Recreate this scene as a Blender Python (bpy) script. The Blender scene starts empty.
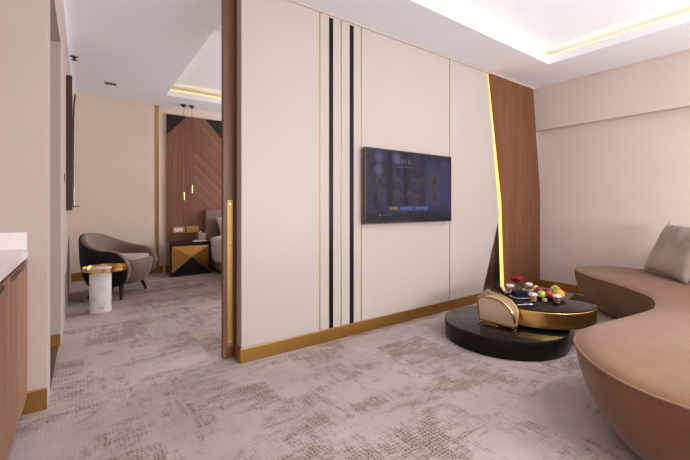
import bpy, bmesh, math, random
from mathutils import Vector, Matrix
random.seed(7)
scene = bpy.context.scene
COL = scene.collection
PI = math.pi

# ------------------------------------------------------------------ materials
def nodes(name):
    m = bpy.data.materials.new(name); m.use_nodes = True
    nt = m.node_tree
    return m, nt, nt.nodes['Principled BSDF']

def N(nt, kind, **kw):
    n = nt.nodes.new(kind)
    for k, v in kw.items():
        setattr(n, k, v)
    return n

def mth(nt, op, a, b=None, c=None, clamp=False):
    n = nt.nodes.new('ShaderNodeMath'); n.operation = op; n.use_clamp = clamp
    for i, v in enumerate((a, b, c)):
        if v is None: continue
        if isinstance(v, (int, float)): n.inputs[i].default_value = v
        else: nt.links.new(v, n.inputs[i])
    return n.outputs[0]

def ramp(nt, fac, stops):
    r = nt.nodes.new('ShaderNodeValToRGB')
    e = r.color_ramp.elements
    while len(e) < len(stops): e.new(0.5)
    for i, (p, c) in enumerate(stops):
        e[i].position = p; e[i].color = (c[0], c[1], c[2], 1)
    nt.links.new(fac, r.inputs[0])
    return r.outputs[0]

def coord(nt, scale=(1, 1, 1), rot=(0, 0, 0)):
    t = N(nt, 'ShaderNodeTexCoord'); mp = N(nt, 'ShaderNodeMapping')
    mp.inputs['Scale'].default_value = scale; mp.inputs['Rotation'].default_value = rot
    nt.links.new(t.outputs['Object'], mp.inputs[0])
    return mp.outputs[0]

def noise(nt, vec, scale, detail=3, rough=.5, dist=0):
    n = N(nt, 'ShaderNodeTexNoise')
    n.inputs['Scale'].default_value = scale; n.inputs['Detail'].default_value = detail
    n.inputs['Roughness'].default_value = rough; n.inputs['Distortion'].default_value = dist
    nt.links.new(vec, n.inputs['Vector'])
    return n.outputs['Fac']

def bump(nt, b, h, strength=.2, dist=.005):
    n = N(nt, 'ShaderNodeBump'); n.inputs['Strength'].default_value = strength
    n.inputs['Distance'].default_value = dist
    nt.links.new(h, n.inputs['Height']); nt.links.new(n.outputs[0], b.inputs['Normal'])

def plain(name, col, rough=.5, metal=0, vary=.06, nscale=6, bmp=0, bscale=200, spec=.5, **kw):
    m, nt, b = nodes(name)
    v = coord(nt)
    f = noise(nt, v, nscale, 4)
    lo = [c*(1-vary) for c in col]; hi = [min(1, c*(1+vary)) for c in col]
    nt.links.new(ramp(nt, f, [(.3, lo), (.7, hi)]), b.inputs['Base Color'])
    b.inputs['Roughness'].default_value = rough; b.inputs['Metallic'].default_value = metal
    b.inputs['Specular IOR Level'].default_value = spec
    for k, val in kw.items(): b.inputs[k.replace('_', ' ')].default_value = val
    if bmp: bump(nt, b, noise(nt, v, bscale, 2), bmp, .002)
    return m

def wood(name, dark, light, axis='z', rough=.42, groove=0, scale=1.0, rot=(0, 0, 0), spec=.3):
    m, nt, b = nodes(name)
    sc = {'z': (34*scale, 34*scale, 1.6*scale), 'x': (1.6*scale, 34*scale, 34*scale), 'y': (34*scale, 1.6*scale, 34*scale)}[axis]
    v = coord(nt, sc, rot)
    f = noise(nt, v, 1.0, 6, .62, .6)
    v2 = coord(nt, [s*.12 for s in sc], rot)
    f2 = noise(nt, v2, 1.2, 3, .5, .3)
    mix = mth(nt, 'ADD', mth(nt, 'MULTIPLY', f, .65), mth(nt, 'MULTIPLY', f2, .35))
    c = ramp(nt, mix, [(.33, dark), (.52, [(a+d)/2 for a, d in zip(dark, light)]), (.68, light)])
    nt.links.new(c, b.inputs['Base Color'])
    b.inputs['Roughness'].default_value = rough; b.inputs['Specular IOR Level'].default_value = spec
    if groove:
        t = N(nt, 'ShaderNodeTexCoord'); sp = N(nt, 'ShaderNodeSeparateXYZ'); nt.links.new(t.outputs['Object'], sp.inputs[0])
        w = mth(nt, 'FRACT', mth(nt, 'MULTIPLY', sp.outputs['X'], groove))
        g = mth(nt, 'GREATER_THAN', mth(nt, 'ABSOLUTE', mth(nt, 'SUBTRACT', w, .5)), .42)
        hgt = mth(nt, 'SUBTRACT', 1.0, g)
        bump(nt, b, hgt, .8, .006)
    else:
        bump(nt, b, f, .08, .001)
    return m

def emit(name, col, strength):
    m, nt, b = nodes(name)
    b.inputs['Base Color'].default_value = (*col, 1)
    b.inputs['Emission Color'].default_value = (*col, 1)
    b.inputs['Emission Strength'].default_value = strength
    return m

def brushed(name, col, rough=.3, stretch=(2, 2, 120), amp=1.0):
    m, nt, b = nodes(name)
    v = coord(nt, stretch)
    f = noise(nt, v, 3, 3)
    lo = [c*(1-.1*amp) for c in col]; hi = [min(1, c*(1+.08*amp)) for c in col]
    nt.links.new(ramp(nt, f, [(.3, lo), (.7, hi)]), b.inputs['Base Color'])
    b.inputs['Metallic'].default_value = 1
    r = mth(nt, 'ADD', mth(nt, 'MULTIPLY', f, .14*amp), rough-.07*amp)
    nt.links.new(r, b.inputs['Roughness'])
    return m

def fabric(name, a, c, scale=5, rough=.85, sheen=.3, weave=900):
    m, nt, b = nodes(name)
    v = coord(nt)
    f = noise(nt, v, scale, 5, .6, .5)
    nt.links.new(ramp(nt, f, [(.3, a), (.7, c)]), b.inputs['Base Color'])
    b.inputs['Roughness'].default_value = rough
    b.inputs['Sheen Weight'].default_value = sheen
    b.inputs['Sheen Roughness'].default_value = .4
    b.inputs['Specular IOR Level'].default_value = .2
    bump(nt, b, noise(nt, v, weave, 2), .12, .001)
    return m

def carpet_material():
    m, nt, b = nodes('carpet')
    base = coord(nt)
    # blocks of the weave: offset rectangular fields, each with its own wear value
    def blocks(scale, width, height, rot):
        v = coord(nt, (1, 1, 1), (0, 0, rot))
        br = N(nt, 'ShaderNodeTexBrick'); br.offset = .37; br.squash = 1.0
        br.inputs['Scale'].default_value = scale
        br.inputs['Brick Width'].default_value = width; br.inputs['Row Height'].default_value = height
        br.inputs['Mortar Size'].default_value = 0
        br.inputs['Color1'].default_value = (0, 0, 0, 1); br.inputs['Color2'].default_value = (1, 1, 1, 1)
        nt.links.new(v, br.inputs['Vector'])
        return br.outputs['Color']
    b1 = blocks(1.0, .46, .27, 0); b2 = blocks(1.0, .31, .52, 0)
    n1 = noise(nt, coord(nt, (1.0, 1.5, 1)), 2.6, 7, .78, .2)
    n2 = noise(nt, coord(nt, (3.0, 14, 1)), 1.8, 6, .8, .1)
    n3 = noise(nt, coord(nt, (14, 3.0, 1)), 1.8, 6, .8, .1)
    sel = mth(nt, 'GREATER_THAN', b2, .5)
    streak = mth(nt, 'ADD', mth(nt, 'MULTIPLY', n2, sel), mth(nt, 'MULTIPLY', n3, mth(nt, 'SUBTRACT', 1, sel)))
    wear = mth(nt, 'ADD', mth(nt, 'ADD', mth(nt, 'MULTIPLY', n1, .55), mth(nt, 'MULTIPLY', streak, .42)), mth(nt, 'MULTIPLY', b1, .10))
    mask = N(nt, 'ShaderNodeMapRange'); mask.clamp = True
    mask.inputs['From Min'].default_value = .525; mask.inputs['From Max'].default_value = .60
    nt.links.new(wear, mask.inputs['Value'])
    # dotted loop rows
    t = N(nt, 'ShaderNodeTexCoord'); sp = N(nt, 'ShaderNodeSeparateXYZ'); nt.links.new(t.outputs['Object'], sp.inputs[0])
    ph = mth(nt, 'MULTIPLY', noise(nt, base, 15, 3, .6), 14.0)
    wx = mth(nt, 'ADD', .5, mth(nt, 'MULTIPLY', .5, mth(nt, 'SINE', mth(nt, 'ADD', mth(nt, 'MULTIPLY', sp.outputs['X'], 2*PI/.019), ph))))
    wy = mth(nt, 'ADD', .5, mth(nt, 'MULTIPLY', .5, mth(nt, 'SINE', mth(nt, 'ADD', mth(nt, 'MULTIPLY', sp.outputs['Y'], 2*PI/.019), ph))))
    dots = mth(nt, 'MULTIPLY', wx, wy)
    fine = noise(nt, base, 260, 2)
    grit = noise(nt, base, 80, 4, .85)
    pat = mth(nt, 'ADD', mth(nt, 'MULTIPLY', dots, .24), mth(nt, 'MULTIPLY', grit, .86))
    spot = N(nt, 'ShaderNodeMapRange'); spot.clamp = True
    spot.inputs['From Min'].default_value = .38; spot.inputs['From Max'].default_value = .62
    nt.links.new(pat, spot.inputs['Value'])
    k = mth(nt, 'MULTIPLY', mask.outputs[0], mth(nt, 'ADD', mth(nt, 'MULTIPLY', spot.outputs[0], .64), .22), None, True)
    # faint overall dots too
    k = mth(nt, 'ADD', mth(nt, 'MULTIPLY', k, .95), mth(nt, 'MULTIPLY', mth(nt, 'MULTIPLY', spot.outputs[0], mth(nt, 'ADD', mth(nt, 'MULTIPLY', b1, .22), .16)), n1), None, True)
    soft = noise(nt, base, 3.2, 4, .6)
    light = ramp(nt, soft, [(.3, CARPET_A), (.7, CARPET_B)])
    mx = N(nt, 'ShaderNodeMix'); mx.data_type = 'RGBA'
    nt.links.new(k, mx.inputs['Factor']); nt.links.new(light, mx.inputs['A'])
    mx.inputs['B'].default_value = (*CARPET_D, 1)
    nt.links.new(mx.outputs['Result'], b.inputs['Base Color'])
    b.inputs['Roughness'].default_value = .95; b.inputs['Specular IOR Level'].default_value = .1
    b.inputs['Sheen Weight'].default_value = .15
    bump(nt, b, mth(nt, 'ADD', fine, mth(nt, 'MULTIPLY', dots, .5)), .35, .004)
    return m

def screen_material():
    """picture on the television: dim bluish interior with vertical figures and a menu bar"""
    m, nt, b = nodes('tv_picture')
    t = N(nt, 'ShaderNodeTexCoord'); sp = N(nt, 'ShaderNodeSeparateXYZ'); nt.links.new(t.outputs['UV'], sp.inputs[0])
    U, V = sp.outputs['X'], sp.outputs['Y']
    def box(u0, u1, v0, v1, s=.008):
        def edge(x, a, up):
            r = N(nt, 'ShaderNodeMapRange'); r.clamp = True; r.interpolation_type = 'SMOOTHSTEP'
            r.inputs['From Min'].default_value = a-s; r.inputs['From Max'].default_value = a+s
            r.inputs['To Min'].default_value = 0 if up else 1; r.inputs['To Max'].default_value = 1 if up else 0
            nt.links.new(x, r.inputs['Value']); return r.outputs[0]
        return mth(nt, 'MULTIPLY', mth(nt, 'MULTIPLY', edge(U, u0, True), edge(U, u1, False)), mth(nt, 'MULTIPLY', edge(V, v0, True), edge(V, v1, False)))
    cur = None
    mp = N(nt, 'ShaderNodeMapping'); mp.inputs['Scale'].default_value = (9, 3.5, 1); nt.links.new(t.outputs['UV'], mp.inputs[0])
    f = noise(nt, mp.outputs[0], 1.4, 4, .6)
    cur = ramp(nt, f, [(.3, (.012, .011, .03)), (.6, (.040, .038, .10)), (.8, (.065, .06, .15))])
    def over(mask, col, k=1.0):
        nonlocal cur
        x = N(nt, 'ShaderNodeMix'); x.data_type = 'RGBA'
        nt.links.new(mth(nt, 'MULTIPLY', mask, k), x.inputs['Factor']); nt.links.new(cur, x.inputs['A'])
        x.inputs['B'].default_value = (*col, 1); cur = x.outputs['Result']
    for u0, u1, d in ((.08, .10, .6), (.22, .275, .9), (.40, .455, .9), (.60, .66, .5)):
        over(box(u0, u1, .22, .99, .012), (.008, .007, .014), d)
    over(box(.66, .99, .2, .92, .03), (.055, .055, .16), .6)
    # columns of round ornaments
    def dot(cu, cv, ru, rv, col, k):
        du = mth(nt, 'DIVIDE', mth(nt, 'SUBTRACT', U, cu), ru); dv = mth(nt, 'DIVIDE', mth(nt, 'SUBTRACT', V, cv), rv)
        d2 = mth(nt, 'ADD', mth(nt, 'MULTIPLY', du, du), mth(nt, 'MULTIPLY', dv, dv))
        over(mth(nt, 'SUBTRACT', 1, d2, None, True), col, k)
    for cu, cv, ru, rv in ((.14, .58, .06, .09), (.16, .40, .05, .1), (.34, .57, .055, .09), (.33, .38, .05, .1), (.52, .57, .05, .09),
                           (.61, .58, .045, .1), (.78, .62, .085, .15), (.79, .38, .075, .16), (.47, .38, .05, .08), (.56, .34, .05, .08)):
        dot(cu, cv, ru, rv, (.10, .065, .07), .8)
        dot(cu, cv-.02, ru*.5, rv*.5, (.03, .015, .02), .8)
    for cu, cv in ((.13, .9), (.13, .72), (.32, .9)):
        dot(cu, cv, .055, .1, (.13, .14, .30), .9)
    # blurred caption marks at the top, menu bar at the bottom
    for cu, w in ((.325, .012), (.35, .012), (.372, .008), (.392, .012), (.42, .012), (.46, .02)):
        over(box(cu-w/2, cu+w/2, .83, .90, .005), (.17, .18, .33), .8)
    over(box(.31, .5, .775, .795, .006), (.13, .13, .25), .6)
    over(box(.36, .69, .155, .21, .008), (.11, .15, .42), .95)
    over(box(.505, .535, .165, .20, .006), (.02, .02, .05), .9)
    over(box(.245, .335, .165, .205, .012), (.42, .22, .06), .9)
    over(box(.0, 1, .0, .12, .02), (.010, .009, .016), .8)
    over(box(.135, .15, .075, .1, .006), (.4, .3, .1), .9)
    over(box(.17, .27, .08, .095, .006), (.09, .08, .1), .8)
    b.inputs['Base Color'].default_value = (.006, .006, .008, 1)
    b.inputs['Roughness'].default_value = .12; b.inputs['Specular IOR Level'].default_value = .22
    nt.links.new(cur, b.inputs['Emission Color']); b.inputs['Emission Strength'].default_value = .6
    return m

def herringbone(name):
    """veneer set in chevrons that mirror about the panel's centre line (object x = 0)"""
    m, nt, b = nodes(name)
    t = N(nt, 'ShaderNodeTexCoord'); sp = N(nt, 'ShaderNodeSeparateXYZ'); nt.links.new(t.outputs['Object'], sp.inputs[0])
    X, Z = sp.outputs['X'], sp.outputs['Z']
    right = mth(nt, 'GREATER_THAN', X, -.02)
    d = mth(nt, 'MULTIPLY', mth(nt, 'ADD', X, Z), .7071)       # across the boards on the right half
    e = mth(nt, 'MULTIPLY', mth(nt, 'SUBTRACT', X, Z), .7071)
    across = mth(nt, 'ADD', mth(nt, 'MULTIPLY', d, right), mth(nt, 'MULTIPLY', X, mth(nt, 'SUBTRACT', 1, right)))
    along = mth(nt, 'ADD', mth(nt, 'MULTIPLY', e, right), mth(nt, 'MULTIPLY', Z, mth(nt, 'SUBTRACT', 1, right)))
    cell = mth(nt, 'FLOOR', mth(nt, 'MULTIPLY', across, 14))
    fr = mth(nt, 'FRACT', mth(nt, 'MULTIPLY', across, 14))
    wn = N(nt, 'ShaderNodeTexWhiteNoise'); wn.noise_dimensions = '1D'; nt.links.new(cell, wn.inputs['W'])
    cv = N(nt, 'ShaderNodeCombineXYZ'); nt.links.new(mth(nt, 'MULTIPLY', across, 40), cv.inputs[0]); nt.links.new(mth(nt, 'MULTIPLY', along, 2), cv.inputs[1])
    nt.links.new(mth(nt, 'MULTIPLY', cell, 3.7), cv.inputs[2])
    g = noise(nt, cv.outputs[0], 1, 5, .6, .4)
    v = mth(nt, 'ADD', mth(nt, 'MULTIPLY', g, .6), mth(nt, 'ADD', mth(nt, 'MULTIPLY', wn.outputs['Value'], .2), .05))
    c = ramp(nt, v, [(.2, (.135, .057, .034)), (.5, (.22, .098, .061)), (.8, (.30, .15, .10))])
    gap = mth(nt, 'LESS_THAN', fr, .035)
    x = N(nt, 'ShaderNodeMix'); x.data_type = 'RGBA'; nt.links.new(mth(nt, 'MULTIPLY', gap, .55), x.inputs['Factor']); nt.links.new(c, x.inputs['A'])
    x.inputs['B'].default_value = (.05, .022, .014, 1)
    nt.links.new(x.outputs['Result'], b.inputs['Base Color']); b.inputs['Roughness'].default_value = .45
    b.inputs['Specular IOR Level'].default_value = .3
    return m

def marble(name, a=(.75, .72, .70), c=(.45, .42, .41), scale=6):
    m, nt, b = nodes(name)
    f = noise(nt, coord(nt), scale, 7, .65, 1.6)
    nt.links.new(ramp(nt, f, [(.32, c), (.46, a), (.7, [min(1, q*1.1) for q in a])]), b.inputs['Base Color'])
    b.inputs['Roughness'].default_value = .3
    return m

def glass(name, col=(1, 1, 1), rough=.03):
    m, nt, b = nodes(name)
    b.inputs['Base Color'].default_value = (*col, 1); b.inputs['Roughness'].default_value = rough
    b.inputs['Transmission Weight'].default_value = 1; b.inputs['IOR'].default_value = 1.35
    return m

CARPET_A = (.395, .318, .308); CARPET_B = (.505, .42, .412); CARPET_D = (.140, .080, .055)
M = {}
M['carpet'] = carpet_material()
M['wall'] = plain('wall_paper', (.66, .535, .48), .7, vary=.02, nscale=2, bmp=.06, bscale=300, spec=.2)
M['wall_left'] = plain('wall_paint_pale', (.49, .395, .352), .6, vary=.02, nscale=2, spec=.25)
M['wall_bed'] = plain('bedroom_panel', (.78, .635, .54), .65, vary=.02, spec=.25)
M['cream'] = plain('cream_lacquer', (.49, .428, .383), .42, vary=.015, nscale=1.5, spec=.35)
M['ceiling'] = plain('ceiling_paint', (.85, .855, .88), .85, vary=.012, nscale=1.5, spec=.1)
M['white'] = plain('white_paint', (.84, .82, .82), .6, vary=.02, spec=.2)
M['gold'] = brushed('brushed_gold', (.62, .36, .105), .33)
M['gold_base'] = brushed('gold_skirting', (.48, .27, .075), .38)
M['gold_handle'] = brushed('satin_gold', (.50, .29, .10), .5)
M['gold_shine'] = brushed('polished_gold', (.80, .52, .19), .2)
M['gold_ring'] = brushed('gold_band', (.95, .62, .20), .25, (1, 1, 60), .08)
M['gold_thin'] = brushed('gold_inlay', (.40, .29, .17), .6)
M['black_strip'] = plain('black_inlay', (.010, .009, .011), .3, vary=.1, spec=.15)
M['wood'] = wood('walnut_veneer', (.12, .048, .022), (.30, .135, .068), 'z')
M['wood_slat'] = wood('fluted_wood', (.115, .042, .017), (.225, .096, .043), 'z', groove=30, rough=.5)
M['wood_door'] = wood('door_walnut', (.11, .046, .024), (.26, .12, .065), 'z')
M['wood_dark'] = wood('dark_walnut', (.035, .014, .007), (.10, .042, .018), 'z')
M['wood_leg'] = wood('leg_wood', (.012, .006, .005), (.04, .02, .015), 'z')
M['wood_cab'] = wood('cabinet_wood', (.22, .105, .062), (.36, .19, .12), 'z', rough=.5)
M['herring'] = herringbone('chevron_veneer')
M['charcoal'] = plain('charcoal_panel', (.022, .019, .020), .5, vary=.1, spec=.2)
M['bronze'] = plain('bronze_mirror', (.36, .21, .10), .28, metal=1, vary=.2, nscale=3)
M['black_gloss'] = plain('black_gloss', (.012, .010, .010), .1, vary=.1)
M['black_glass'] = plain('black_glass_top', (.012, .009, .008), .06, vary=.1, spec=.35)
M['black_satin'] = plain('black_satin', (.010, .007, .006), .28, vary=.1, spec=.16)
M['black_matte'] = plain('black_matte', (.012, .011, .012), .7)
M['velvet'] = fabric('taupe_velvet', (.18, .09, .047), (.22, .115, .063), 3.5, .75, .22)
M['piping'] = fabric('taupe_piping', (.235, .135, .084), (.27, .16, .10), 8, .75, .3)
M['cushion'] = None
M['chair_taupe'] = fabric('armchair_taupe', (.185, .125, .098), (.235, .162, .13), 5, .8, .3)
M['chair_black'] = fabric('armchair_black', (.008, .007, .008), (.016, .014, .016), 5, .7, .1)
M['seat_light'] = fabric('seat_fabric', (.36, .28, .235), (.44, .35, .295), 5, .85, .3)
M['marble'] = marble('white_marble')
M['quartz'] = plain('white_quartz', (.78, .72, .71), .3, vary=.03, nscale=40)
M['leather'] = plain('greige_leather', (.70, .54, .385), .5, vary=.05, bmp=.1, bscale=250)
M['paper'] = plain('magazine_paper', (.72, .70, .72), .6, vary=.05, nscale=30)
M['china'] = plain('white_china', (.78, .74, .73), .2, vary=.02)
M['steel'] = plain('steel', (.6, .58, .56), .25, metal=1, vary=.05)
M['glass'] = glass('clear_glass')
M['navy'] = fabric('navy_linen', (.004, .007, .022), (.008, .012, .036), 30, .9, .0)
M['napkin'] = fabric('white_linen', (.52, .47, .46), (.62, .56, .55), 30, .9, .2)
M['rose'] = plain('rose_petal', (.40, .006, .035), .6, vary=.25, nscale=40)
M['leaf'] = plain('leaf_green', (.025, .10, .03), .5, vary=.25, nscale=30)
M['stem'] = plain('brown_stem', (.07, .035, .015), .7)
M['lime'] = plain('green_apple_skin', (.36, .52, .035), .35, vary=.15, nscale=25)
M['apple'] = plain('red_apple_skin', (.50, .055, .06), .3, vary=.35, nscale=22)
M['apple_dark'] = plain('dark_red_apple_skin', (.27, .018, .03), .3, vary=.35, nscale=22)
M['orange'] = plain('orange_peel', (.86, .32, .015), .45, vary=.06, nscale=20, bmp=.3, bscale=220)
M['lemon'] = plain('yellow_peel', (.82, .60, .04), .45, vary=.08, nscale=20, bmp=.2, bscale=220)
M['kiwi'] = plain('kiwi_skin', (.30, .22, .05), .8, vary=.25, nscale=60)
M['grape'] = plain('grape_skin', (.40, .47, .08), .25, vary=.15, nscale=40, Transmission_Weight=.15)
M['dessert'] = plain('layered_dessert', (.50, .20, .09), .6, vary=.5, nscale=45)
M['dessert_red'] = plain('berry_dessert', (.45, .10, .07), .6, vary=.6, nscale=45)
M['led'] = emit('warm_led', (1.0, .64, .24), 1.25)
M['led_strip'] = emit('wall_led_diffuser', (1.0, .56, .12), 1.6)
M['panel_glow'] = emit('recess_glow_white', (.80, .82, .88), .24)
M['lamp'] = emit('added_downlight_glow', (1.0, .86, .70), 12)
M['sheet'] = fabric('white_duvet', (.60, .55, .56), (.72, .66, .67), 6, .9, .3)
M['bed_fabric'] = fabric('headboard_fabric', (.20, .135, .105), (.25, .172, .136), 7, .85, .3)
M['stone_dark'] = marble('dark_marble', (.05, .038, .034), (.10, .085, .078), 4)
M['tissue_fab'] = plain('taupe_lacquer', (.33, .24, .19), .4)
M['mirror'] = plain('mirror_silver', (.86, .84, .86), .03, metal=1, vary=.005)
M['tv_edge'] = plain('dark_metal', (.12, .11, .10), .3, metal=.8)
M['tv_picture'] = screen_material()
M['dark_metal'] = plain('dark_bronze_metal', (.10, .075, .055), .35, metal=1)
M['outlet_white'] = emit('outlet_plate', (.78, .74, .72), .0)

def cushion_material():
    m, nt, b = nodes('marbled_velvet')
    v = coord(nt)
    f = noise(nt, v, 2.6, 3, .5, .5)
    nt.links.new(ramp(nt, f, [(.28, (.17, .135, .125)), (.42, (.29, .225, .185)), (.60, (.40, .315, .255))]), b.inputs['Base Color'])
    b.inputs['Roughness'].default_value = .6; b.inputs['Sheen Weight'].default_value = .5; b.inputs['Sheen Roughness'].default_value = .4
    bump(nt, b, noise(nt, v, 9, 4, .6, .8), .25, .02)
    return m
M['cushion'] = cushion_material()

# ------------------------------------------------------------------ mesh building
class MB:
    def __init__(s): s.bm = bmesh.new()
    def box(s, a, b, bev=0, seg=2):
        c = [(p+q)/2 for p, q in zip(a, b)]; d = [abs(q-p) for p, q in zip(a, b)]
        r = bmesh.ops.create_cube(s.bm, size=1)
        vs = r['verts']
        bmesh.ops.scale(s.bm, vec=d, verts=vs); bmesh.ops.translate(s.bm, vec=c, verts=vs)
        if bev:
            es = list({e for v in vs for e in v.link_edges})
            bmesh.ops.bevel(s.bm, geom=es, offset=bev, segments=seg, affect='EDGES', profile=.5)
        return s
    def ring_stack(s, rings, cap0=True, cap1=True, closed=True):
        """rings: list of equal-length vertex rings, bridged in order"""
        R = [[s.bm.verts.new(p) for p in r] for r in rings]
        n = len(R[0])
        for a, b in zip(R, R[1:]):
            for i in range(n if closed else n-1):
                j = (i+1) % n
                try: s.bm.faces.new((a[i], a[j], b[j], b[i]))
                except ValueError: pass
        if cap0 and closed: s.bm.faces.new(list(reversed(R[0])))
        if cap1 and closed: s.bm.faces.new(R[-1])
        return s
    def lathe(s, prof, c=(0, 0, 0), seg=40, cap0=True, cap1=True):
        rings = []
        for r, z in prof:
            r = max(r, 1e-4)
            rings.append([(c[0]+r*math.cos(2*PI*i/seg), c[1]+r*math.sin(2*PI*i/seg), c[2]+z) for i in range(seg)])
        return s.ring_stack(rings, cap0, cap1)
    def tube(s, path, r, seg=8, closed=False):
        P = [Vector(p) for p in path]; n = len(P); rings = []
        rr = r if isinstance(r, (list, tuple)) else [r]*n
        for i in range(n):
            if closed: d = P[(i+1) % n]-P[i-1]
            else: d = P[min(i+1, n-1)]-P[max(i-1, 0)]
            d.normalize()
            up = Vector((0, 0, 1)) if abs(d.z) < .95 else Vector((1, 0, 0))
            a = d.cross(up).normalized(); b = a.cross(d).normalized()
            rings.append([tuple(P[i]+rr[i]*(a*math.cos(2*PI*k/seg)+b*math.sin(2*PI*k/seg))) for k in range(seg)])
        if closed:
            rings.append(rings[0]); s.ring_stack(rings, False, False)
            bmesh.ops.remove_doubles(s.bm, verts=s.bm.verts, dist=1e-5); return s
        return s.ring_stack(rings)
    def prism(s, poly, d0, d1, axis='y', bev=0):
        """poly of (u,v) extruded along axis: y -> (u,d,v), z -> (u,v,d), x -> (d,u,v)"""
        def P(u, v, d): return {'y': (u, d, v), 'z': (u, v, d), 'x': (d, u, v)}[axis]
        a = [s.bm.verts.new(P(u, v, d0)) for u, v in poly]; b = [s.bm.verts.new(P(u, v, d1)) for u, v in poly]
        n = len(poly); fs = []
        for i in range(n):
            j = (i+1) % n; fs.append(s.bm.faces.new((a[i], a[j], b[j], b[i])))
        fs.append(s.bm.faces.new(list(reversed(a)))); fs.append(s.bm.faces.new(b))
        if bev:
            es = [e for e in fs[-1].edges]+[e for e in fs[-2].edges]
            bmesh.ops.bevel(s.bm, geom=es, offset=bev, segments=2, affect='EDGES', profile=.5)
        return s
    def ball(s, c, r, sc=(1, 1, 1), u=20, v=14):
        q = bmesh.ops.create_uvsphere(s.bm, u_segments=u, v_segments=v, radius=r)['verts']
        bmesh.ops.scale(s.bm, vec=sc, verts=q); bmesh.ops.translate(s.bm, vec=c, verts=q)
        return s
    def build(s, name, mat, parent=None, loc=(0, 0, 0), rot=(0, 0, 0), smooth=None):
        bmesh.ops.recalc_face_normals(s.bm, faces=s.bm.faces)
        me = bpy.data.meshes.new(name); s.bm.to_mesh(me); s.bm.free()
        o = bpy.data.objects.new(name, me); COL.objects.link(o)
        if mat: me.materials.append(mat)
        o.location = loc; o.rotation_euler = rot
        if parent: o.parent = parent
        if smooth:
            for p in me.polygons: p.use_smooth = True
            try:
                me.set_sharp_from_angle(angle=smooth)
            except Exception: pass
        return o
SM = math.radians(40)

def tag(o, label, cat, group=None):
    o['label'] = label; o['category'] = cat
    if group: o['group'] = group
    return o
def struct(o): o['kind'] = 'structure'; return o
def thing(name, label, cat, loc=(0, 0, 0), rz=0, group=None):
    o = bpy.data.objects.new(name, None); COL.objects.link(o)
    o.empty_display_size = .1; o.location = loc; o.rotation_euler = (0, 0, rz)
    return tag(o, label, cat, group)
def copy_tree(o, parent=None):
    c = o.copy(); COL.objects.link(c)
    if parent: c.parent = parent
    for ch in list(o.children): copy_tree(ch, c)
    return c
def catmull(pts, per=10, closed=True):
    out = []; n = len(pts)
    rng = range(n) if closed else range(n-1)
    for i in rng:
        g = (lambda k: pts[k % n]) if closed else (lambda k: pts[min(max(k, 0), n-1)])
        p0, p1, p2, p3 = (Vector(g(i+k)) for k in (-1, 0, 1, 2))
        for j in range(per):
            t = j/per
            out.append(.5*((2*p1)+(p2-p0)*t+(2*p0-5*p1+4*p2-p3)*t*t+(3*p1-p0-3*p2+p3)*t**3))
    if not closed: out.append(Vector(pts[-1]))
    return out

# ------------------------------------------------------------------ setting
ZC = 2.68      # living room ceiling
ZB = 2.76      # bedroom ceiling
XR = 5.06      # right wall
YW = 2.5       # face of the partition cladding
XL = -.15      # left wall of corridor and bedroom
YB = 6.65      # bedroom far wall
YN = -2.6      # wall behind the camera
XK = -.90      # back of kitchenette niche

struct(MB().box((-1.3, YN-.2, -.1), (XR+.2, YB+.2, 0)).build('floor', M['carpet']))

def slab_with_hole(x0, x1, y0, y1, hx0, hx1, hy0, hy1, z0, z1):
    b = MB()
    b.box((x0, y0, z0), (hx0, y1, z1)); b.box((hx1, y0, z0), (x1, y1, z1))
    b.box((hx0, y0, z0), (hx1, hy0, z1)); b.box((hx0, hy1, z0), (hx1, y1, z1))
    return b
LT = (1.0, 4.22, -1.6, 1.985)        # living tray opening
BT = (1.0, 3.9, 3.53, 6.0)            # bedroom tray opening
PAR = 2.56
def ceiling_set(x0, x1, y0, y1, T, z):
    lip = .012
    b = slab_with_hole(x0, x1, y0, y1, T[0], T[1], T[2], T[3], z, z+.02)
    # lip upstand round the opening and the higher ceiling above
    h = .085
    b.box((T[0]-lip, T[2]-lip, z+.0202), (T[0], T[3]+lip, z+h)); b.box((T[1], T[2]-lip, z+.0202), (T[1]+lip, T[3]+lip, z+h))
    b.box((T[0], T[2]-lip, z+.0202), (T[1], T[2], z+h)); b.box((T[0], T[3], z+.0202), (T[1], T[3]+lip, z+h))
    g = .20
    b.box((T[0]-g, T[2]-g, z+.19), (T[1]+g, T[3]+g, z+.23))
    for a in ((T[0]-g-.02, T[2]-g, T[0]-g, T[3]+g), (T[1]+g, T[2]-g, T[1]+g+.02, T[3]+g), (T[0]-g, T[2]-g-.02, T[1]+g, T[2]-g), (T[0]-g, T[3]+g, T[1]+g, T[3]+g+.02)):
        b.box((a[0], a[1], z+.02), (a[2], a[3], z+.23))
    return b
struct(ceiling_set(-1.3, XR+.2, YN-.2, PAR, LT, ZC).build('ceiling', M['ceiling']))
struct(ceiling_set(-1.3, XR+.2, PAR, YB+.2, BT, ZB).build('ceiling.001', M['ceiling']))

def cove(T, z, lab, name='led_strip', skip=()):
    t = thing(name, lab, 'light strip', ((T[0]+T[1])/2, (T[2]+T[3])/2, z+.021))
    cx, cy = (T[0]+T[1])/2, (T[2]+T[3])/2
    x0, x1, y0, y1 = T[0]-cx, T[1]-cx, T[2]-cy, T[3]-cy
    h0 = .0645; h1 = h0+.014; e = .001; w = .011
    for r in ((x0-w, y0-w, x0-e, y1+w), (x1+e, y0-w, x1+w, y1+w), (x0-e, y0-w, x1+e, y0-e), (x0-e, y1+e, x1+e, y1+w)):
        MB().box((r[0], r[1], h0), (r[2], r[3], h1)).build('led_tape', M['led'], t)
    return t
cove(LT, ZC, 'warm yellow light strip hidden in the recessed ceiling of the living room')
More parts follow.
